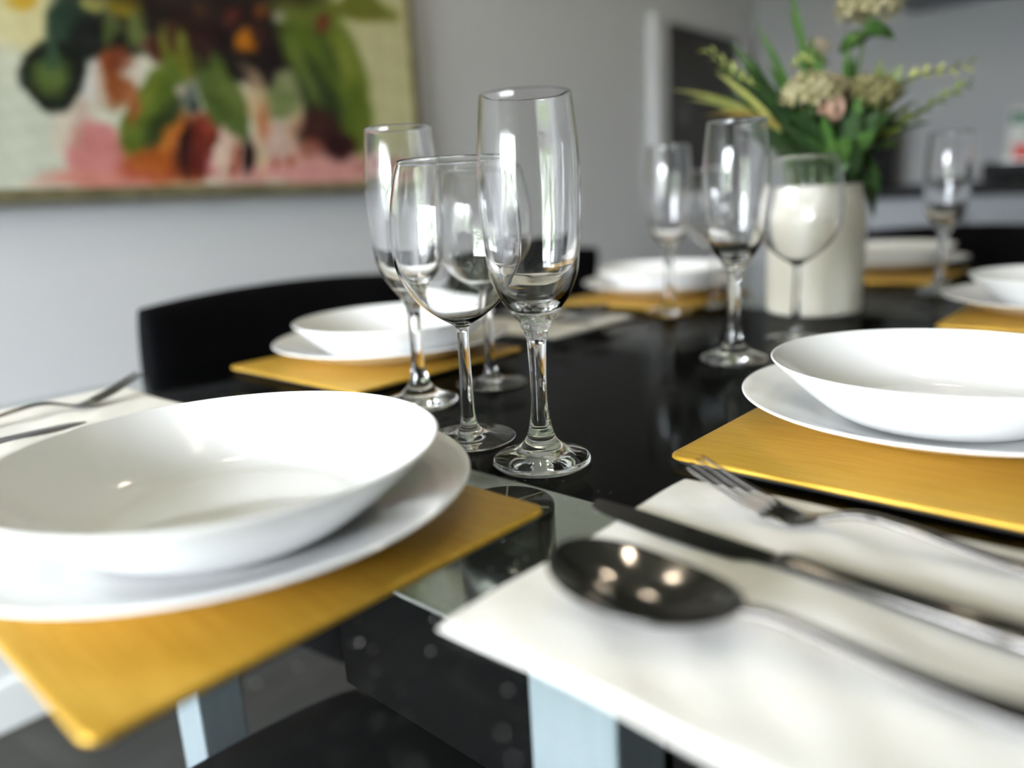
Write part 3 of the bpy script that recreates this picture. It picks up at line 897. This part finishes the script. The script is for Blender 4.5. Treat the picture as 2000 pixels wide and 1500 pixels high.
def split_insert(prof, z):
    """insert points just below, at and above z so that the border normals agree"""
    out = []
    for a, b in zip(prof, prof[1:]):
        out.append(a)
        if a[1] < z < b[1]:
            for zz in (z - 0.0002, z, z + 0.0002):
                if a[1] < zz < b[1]:
                    k = (zz - a[1]) / (b[1] - a[1]); out.append((a[0] + k * (b[0] - a[0]), zz))
    out.append(prof[-1])
    return out


def make_flute(label, loc):
    t = thing('champagne_flute', label, 'champagne flute', loc, 0, 'champagne flutes')
    outer = [(0.0, 0.0010), (0.012, 0.0008), (0.028, 0.0), (0.0325, 0.0002), (0.0343, 0.0016), (0.0343, 0.0030), (0.0328, 0.0046)]
    outer += spline([(0.0328, 0.0046), (0.0270, 0.0068), (0.0190, 0.0098), (0.0128, 0.0148), (0.0095, 0.0200), (0.0089, 0.0225), (0.0084, 0.0240), (0.0072, 0.0290), (0.0062, 0.0365), (0.0056, 0.0470), (0.0055, 0.0600),
                     (0.0060, 0.0750), (0.0067, 0.0860), (0.0084, 0.0925), (0.0100, 0.0948), (0.0104, 0.0965), (0.0110, 0.0985), (0.0165, 0.1056), (0.0227, 0.1142), (0.0271, 0.1244), (0.0297, 0.1340), (0.0316, 0.1560), (0.0326, 0.1723), (0.0328, 0.1900),
                     (0.0322, 0.2061), (0.0306, 0.2220), (0.0288, 0.2390), (0.0285, 0.2402)], 5)[1:]
    outer = split_insert(split_insert(outer, 0.0110), 0.0890)
    inner = [(0.0283, 0.2406), (0.0281, 0.2403)] + spline([(0.02805, 0.2395), (0.0298, 0.2222), (0.0313, 0.2061), (0.0318, 0.1900), (0.0315, 0.1723), (0.0303, 0.1560), (0.0281, 0.1360), (0.0250, 0.1260), (0.0200, 0.1170), (0.0130, 0.1105), (0.0060, 0.1080), (0.0, 0.1075)], 5)
    glass_parts(t, outer, inner, 0.0890, 0.0110)
    return t


def make_wine(label, loc):
    t = thing('wine_glass', label, 'wine glass', loc, 0, 'wine glasses')
    outer = [(0.0, 0.0014), (0.012, 0.0008), (0.031, 0.0), (0.0340, 0.0002), (0.0352, 0.0010), (0.0350, 0.0018)]
    outer += spline([(0.0350, 0.0018), (0.0260, 0.0030), (0.0160, 0.0050), (0.0100, 0.0078), (0.0068, 0.0120), (0.0055, 0.0200), (0.0049, 0.0360), (0.0045, 0.0628), (0.0044, 0.0780), (0.0046, 0.0850), (0.0060, 0.0880), (0.0099, 0.0905), (0.0163, 0.0942), (0.0259, 0.1014),
                     (0.0337, 0.1095), (0.0405, 0.1203), (0.0450, 0.1320), (0.0466, 0.1440), (0.0469, 0.1571), (0.0454, 0.1751), (0.0410, 0.1963), (0.0380, 0.2058)], 5)[1:]
    outer = split_insert(split_insert(outer, 0.0100), 0.0825)
    inner = [(0.0377, 0.2064), (0.0374, 0.2060)] + spline([(0.0373, 0.2053), (0.0403, 0.1960), (0.0447, 0.1751), (0.0461, 0.1571), (0.0458, 0.1440), (0.0441, 0.1320), (0.0395, 0.1206), (0.0327, 0.1103), (0.0249, 0.1021), (0.0152, 0.0950), (0.0070, 0.0918), (0.0, 0.0908)], 5)
    glass_parts(t, outer, inner, 0.0825, 0.0100)
    return t


GZ_ = T + 0.0003
fl = make_flute('tall champagne flute in the front, sharpest of all the glasses', (-0.3225, 0.3775, GZ_))
wg = make_wine('sharp wine glass beside the front flute, behind the near plate', (-0.4030, 0.3880, GZ_))
fl.scale = (0.992,) * 3
FG, WG = 'champagne flutes', 'wine glasses'
dup(fl, (-0.519, 0.441, GZ_), 0.5, 'champagne flute leftmost in view, behind the sharp wine glass', FG)
dup(wg, (-0.513, 0.529, GZ_), 0.4, 'blurred wine glass standing behind the sharp wine glass and flute', WG)
dup(fl, (-0.357, 0.736, GZ_), 1.0, 'champagne flute standing just left of the cream vase', FG)
dup(wg, (-0.345, 0.868, GZ_), 0.9, 'wine glass standing directly in front of the cream vase', WG)
dup(fl, (-0.586, 0.994, GZ_), 1.7, 'blurred champagne flute in front of the small left plate', FG)
dup(wg, (-0.560, 1.085, GZ_), 1.2, 'blurred wine glass half hidden between two flutes left of vase', WG)
dup(fl, (-0.303, 1.330, GZ_), 2.2, 'blurred champagne flute on the far right of the vase', FG)

# ------------------------------------------------------------------ vase and its flowers
VX, VY = -0.407, 1.085
va = thing('vase', 'cream ceramic vase full of greenery in the middle of the table', 'vase', (VX, VY, T + 0.0003))
vo = spline([(0.055, 0.0), (0.0610, 0.002), (0.0630, 0.008), (0.0640, 0.040), (0.0645, 0.090), (0.0647, 0.122), (0.0630, 0.142), (0.0592, 0.158), (0.0570, 0.167), (0.0568, 0.173)], 5)
vi = spline([(0.0540, 0.174), (0.0535, 0.168), (0.0563, 0.156), (0.0600, 0.138), (0.0610, 0.122), (0.0606, 0.040), (0.0560, 0.012), (0.030, 0.008)], 4)
lathe('body', [(0, 0.0005), (0.03, 0.0005)] + vo + vi + [(0, 0.008)], M_vase, va, 80)
lathe('foot_ring', [(0.0630, 0.0105), (0.0640, 0.0115), (0.0640, 0.0135), (0.0630, 0.0145)], M_vase, va, 80, closed=True)

RV = Vector((0.7452, 0.6668, 0)); DV = Vector((-0.6668, 0.7452, 0))      # across the table diagonal, and along it


def bq(s, z, d=0.0):
    """a point above the vase: s across, z above the table, d in depth; relative to the vase's axis on the table"""
    s = s - 0.012 * max(0.0, z - 0.17) / 0.17
    z = z if z < 0.2 else 0.2 + (z - 0.2) * 0.87
    v = RV * s + DV * d
    return Vector((v.x, v.y, z))


def leaf(parent, p0, p1, wd, material, bend=0.0, name='leaf', n=7, up=None):
    p0, p1 = Vector(p0), Vector(p1)
    ax = p1 - p0
    L = ax.length
    side = ax.cross(Vector((0.3, 0.5, 0.8)) if up is None else up).normalized()
    nrm = side.cross(ax).normalized()
    V, F = [], []
    for i in range(n + 1):
        s = i / n
        hw = wd * (math.sin(PI * min(1, s * 0.93 + 0.07)) ** 0.7) * (1 if s < 0.999 else 0.02)
        c = p0 + ax * s + nrm * (bend * L * math.sin(PI * s)) + Vector((0, 0, -abs(bend) * L * s * s * 0.8))
        V += [c - side * hw + nrm * hw * 0.25, c, c + side * hw + nrm * hw * 0.25]
    for i in range(n):
        a = 3 * i
        F += [(a, a + 1, a + 4, a + 3), (a + 1, a + 2, a + 5, a + 4)]
    return mesh_obj(name, V, F, material, parent)


def arc(p0, p1, sag=0.02, n=8):
    p0, p1 = Vector(p0), Vector(p1)
    return [p0.lerp(p1, i / n) + Vector((0, 0, sag * math.sin(PI * i / n))) for i in range(n + 1)]


VO = (VX, VY, T)
GB = 'stems of the bouquet'


def flower(label, s, z, d, r, petal, green=M_leaf, nf=70):
    t = thing('garden_flower', label, 'flower', VO, 0, GB)
    top = bq(s, z, d)
    tube('stem', arc(bq(s * 0.12, 0.03, d * 0.12), top, 0.0), 0.0022, M_stem, t, 6)
    V, F = [], []
    for i in range(nf):
        a = i * 2.39996; u = 1 - 1.35 * (i + 0.5) / nf
        q = math.sqrt(max(0, 1 - u * u))
        dirv = Vector((q * math.cos(a), q * math.sin(a), u))
        c = top + Vector((dirv.x * r, dirv.y * r, dirv.z * r * 0.75)) * rnd.uniform(0.86, 1.08)
        b1 = dirv.orthogonal().normalized(); b2 = dirv.cross(b1)
        ro = rnd.uniform(0, PI); e = r * 0.20
        k = len(V); V.append(c - dirv * e * 0.4)
        for j in range(8):
            an2 = ro + j * PI / 4; rr = e * (1.25 if j % 2 == 0 else 0.6)
            V.append(c + (b1 * math.cos(an2) + b2 * math.sin(an2)) * rr + dirv * (e * 0.35 if j % 2 == 0 else 0))
        F += [(k, k + 1 + j, k + 1 + (j + 1) % 8) for j in range(8)]
    mesh_obj('flower_head', V, F, petal, t, smooth=False)
    for q in range(5):
        a = q * 1.256 + s * 9
        b0_ = top - Vector((0, 0, r * 0.9))
        leaf(t, b0_, b0_ + Vector((math.cos(a) * r * 0.95, math.sin(a) * r * 0.95, -0.004 + 0.012 * math.sin(q * 2))), r * 0.35, green, 0.12)
    return t


flower('tall cream flower cluster at the top of the bouquet', 0.076, 0.425, 0.0, 0.038, M_cream)
flower('cream flower cluster in the middle of the bouquet', -0.020, 0.298, -0.045, 0.038, M_cream, M_leafd)
flower('tan flower cluster at the heart of the bouquet', 0.016, 0.306, -0.020, 0.026, M_tan, M_leafd)
flower('olive-tinged flower cluster right of the blush bud', 0.058, 0.296, -0.030, 0.034, mat('olive_petals', (0.26, 0.23, 0.09), 0.7, noise=(60, (0.14, 0.13, 0.05), 3, (1, 1, 1))), M_leafd)
flower('small rust flower at the right of the bouquet', 0.072, 0.312, 0.01, 0.014, M_rust, M_leaf, 30)
flower('small cream bud cluster below the tall flower', -0.002, 0.355, 0.01, 0.020, M_leafy, M_leaf, 40)
flower('faded small bud beside the tall flower stem', 0.014, 0.375, 0.02, 0.018, M_tan, M_leaf, 36)

t = thing('flower_bud', 'closed blush pink bud low in the bouquet', 'flower', VO, 0, GB)
tube('stem', arc(bq(0.0, 0.03, -0.03), bq(-0.002, 0.262, -0.062), 0.0), 0.002, M_stem, t, 6)
for q in range(7):
    a = q * 0.9
    leaf(t, bq(-0.002, 0.258, -0.062), bq(-0.002 + 0.010 * math.cos(a), 0.302, -0.062 + 0.010 * math.sin(a)), 0.009, M_rose, 0.15, 'petal', up=Vector((math.cos(a), math.sin(a), 0.2)))


def spray(label, tips, wd, material, base=(0.0, 0.17, 0.0), stem_m=M_stem, bend=0.08):
    t = thing('leaf_spray', label, 'greenery', VO, 0, GB)
    b = bq(*base)
    tube('stem', [bq(base[0] * 0.3, 0.03, base[2] * 0.3), b], 0.0025, stem_m, t, 6)
    for (s, z, d) in tips:
        leaf(t, b + Vector((rnd.uniform(-.004, .004), rnd.uniform(-.004, .004), rnd.uniform(-.01, .01))), bq(s, z, d), wd * rnd.uniform(0.8, 1.2), material, bend * rnd.uniform(0.3, 1.2))
    return t


def sprig(label, p0, p1, p2, nl, ll, wd, material, stem_m=M_stem):
    """a curved stem set with small leaflets on both sides"""
    t = thing('fern_sprig', label, 'greenery', VO, 0, GB)
    P = [Vector(p) for p in spline([bq(0, 0.05, 0), bq(*p0), bq(*p1), bq(*p2)], 6)]
    tube('stem', P, [0.0018] * (len(P) - 4) + [0.0014, 0.0012, 0.001, 0.0006], stem_m, t, 6)
    a0 = 8
    for i in range(nl):
        f = a0 + (len(P) - 1.01 - a0) * i / (nl - 1)
        k = int(f); c = P[k].lerp(P[k + 1], f - k); d = (P[k + 1] - P[k]).normalized()
        side = d.cross(DV).normalized()
        sg = 1 if i % 2 else -1
        leaf(t, c, c + d * ll * 0.8 + side * sg * ll * 0.55 + DV * rnd.uniform(-0.4, 0.4) * ll, wd, material, 0.1, 'leaflet', 5)
    return t


spray('tall upright green blades at the top centre', [(-0.030, 0.490, 0.0), (-0.022, 0.45, 0.02), (-0.072, 0.42, 0.0), (-0.008, 0.40, -0.02), (0.000, 0.37, -0.03), (-0.025, 0.37, -0.02)], 0.0085, M_leaf, (-0.012, 0.22, 0.0))
spray('long pale blades reaching left from the bouquet', [(-0.190, 0.338, 0.0), (-0.165, 0.322, 0.02), (-0.135, 0.350, -0.02), (-0.120, 0.30, 0.03), (-0.15, 0.31, 0.0)], 0.0110, M_leafy, (-0.035, 0.235, 0.0))
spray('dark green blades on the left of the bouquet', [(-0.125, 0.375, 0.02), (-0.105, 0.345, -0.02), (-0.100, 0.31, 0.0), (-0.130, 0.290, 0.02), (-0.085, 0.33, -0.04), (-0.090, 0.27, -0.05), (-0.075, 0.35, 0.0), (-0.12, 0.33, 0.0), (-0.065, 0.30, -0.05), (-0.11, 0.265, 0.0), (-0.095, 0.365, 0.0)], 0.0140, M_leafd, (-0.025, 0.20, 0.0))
spray('single yellow leaf low on the left of the bouquet', [(-0.160, 0.288, -0.02), (-0.135, 0.278, -0.02)], 0.010, M_leafg, (-0.05, 0.255, -0.01), bend=0.12)
spray('bright green leaves in front of the bouquet', [(0.030, 0.30, -0.07), (0.045, 0.25, -0.08), (-0.02, 0.27, -0.08), (0.010, 0.24, -0.085), (-0.045, 0.25, -0.07), (0.07, 0.27, -0.06)], 0.015, M_leaf, (0.0, 0.178, -0.03))
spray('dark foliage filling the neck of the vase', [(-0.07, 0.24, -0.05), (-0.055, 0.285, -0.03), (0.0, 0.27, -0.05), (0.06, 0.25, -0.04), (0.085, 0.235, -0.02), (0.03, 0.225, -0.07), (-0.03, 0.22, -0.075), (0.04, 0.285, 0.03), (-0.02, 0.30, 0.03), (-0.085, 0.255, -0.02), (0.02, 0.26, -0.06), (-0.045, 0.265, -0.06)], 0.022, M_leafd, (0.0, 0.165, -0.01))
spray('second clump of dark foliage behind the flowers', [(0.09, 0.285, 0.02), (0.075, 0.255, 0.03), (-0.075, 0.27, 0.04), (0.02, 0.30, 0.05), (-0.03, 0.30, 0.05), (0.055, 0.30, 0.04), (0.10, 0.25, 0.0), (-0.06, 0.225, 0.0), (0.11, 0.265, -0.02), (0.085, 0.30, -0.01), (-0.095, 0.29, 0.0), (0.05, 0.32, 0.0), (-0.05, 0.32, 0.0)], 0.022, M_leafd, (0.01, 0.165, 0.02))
spray('drooping green leaves over the right of the vase', [(0.075, 0.16, -0.02), (0.068, 0.185, -0.04), (0.085, 0.20, 0.0), (0.080, 0.13, 0.0)], 0.012, M_leaf, (0.045, 0.20, -0.01), bend=0.2)
spray('olive leaves on the right of the bouquet', [(0.125, 0.27, -0.02), (0.115, 0.29, 0.02), (0.105, 0.25, -0.03), (0.14, 0.295, 0.0), (0.10, 0.31, 0.0), (0.13, 0.315, 0.0), (0.115, 0.335, 0.01), (0.15, 0.28, -0.01)], 0.0115, M_leaf2, (0.04, 0.21, 0.0))
spray('green leaf pair low on the right of the bouquet', [(0.160, 0.262, 0.0), (0.135, 0.242, 0.02), (0.115, 0.225, -0.01)], 0.013, M_leaf, (0.06, 0.205, 0.0))
spray('blue-green leaves high on the right of the bouquet', [(0.092, 0.345, 0.0), (0.105, 0.325, 0.02), (0.11, 0.30, 0.01)], 0.009, M_leaf, (0.05, 0.24, 0.0))
spray('loose green blades fanning out on the upper left', [(-0.105, 0.400, 0.01), (-0.080, 0.385, 0.02), (-0.060, 0.365, 0.0), (-0.115, 0.370, 0.0), (-0.050, 0.345, -0.03)], 0.0100, M_leaf, (-0.025, 0.215, 0.0))
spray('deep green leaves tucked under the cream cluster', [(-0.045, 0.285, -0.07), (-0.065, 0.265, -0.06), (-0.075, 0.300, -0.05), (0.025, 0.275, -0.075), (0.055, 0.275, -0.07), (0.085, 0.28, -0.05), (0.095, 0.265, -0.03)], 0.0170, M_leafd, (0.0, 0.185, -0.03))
spray('mid green blades fanning out on the right', [(0.120, 0.355, 0.0), (0.105, 0.345, 0.0), (0.095, 0.365, 0.01), (0.135, 0.335, 0.0), (0.085, 0.33, -0.02)], 0.0095, M_leaf2, (0.045, 0.215, 0.0))
spray('short green blades under the tall flower', [(0.045, 0.385, 0.0), (0.058, 0.372, 0.01), (0.036, 0.36, -0.01), (0.085, 0.335, 0.0), (0.03, 0.345, 0.0)], 0.008, M_leaf, (0.032, 0.25, 0.0))
sprig('yellow-green sprig curling up on the left', (-0.045, 0.26, 0.0), (-0.085, 0.320, 0.0), (-0.135, 0.375, 0.0), 16, 0.017, 0.0045, M_leafy)
sprig('yellow-green sprig arching over on the upper right', (0.05, 0.24, 0.0), (0.120, 0.318, 0.0), (0.205, 0.335, 0.0), 16, 0.018, 0.0042, M_leafy)
sprig('olive sprig reaching to the right below the arched sprig', (0.06, 0.23, 0.0), (0.130, 0.265, 0.01), (0.212, 0.312, 0.01), 16, 0.018, 0.0042, M_leaf2)
sprig('small olive sprig behind the cream flower cluster', (-0.03, 0.26, 0.03), (-0.055, 0.31, 0.03), (-0.075, 0.335, 0.03), 12, 0.015, 0.004, M_leaf2)
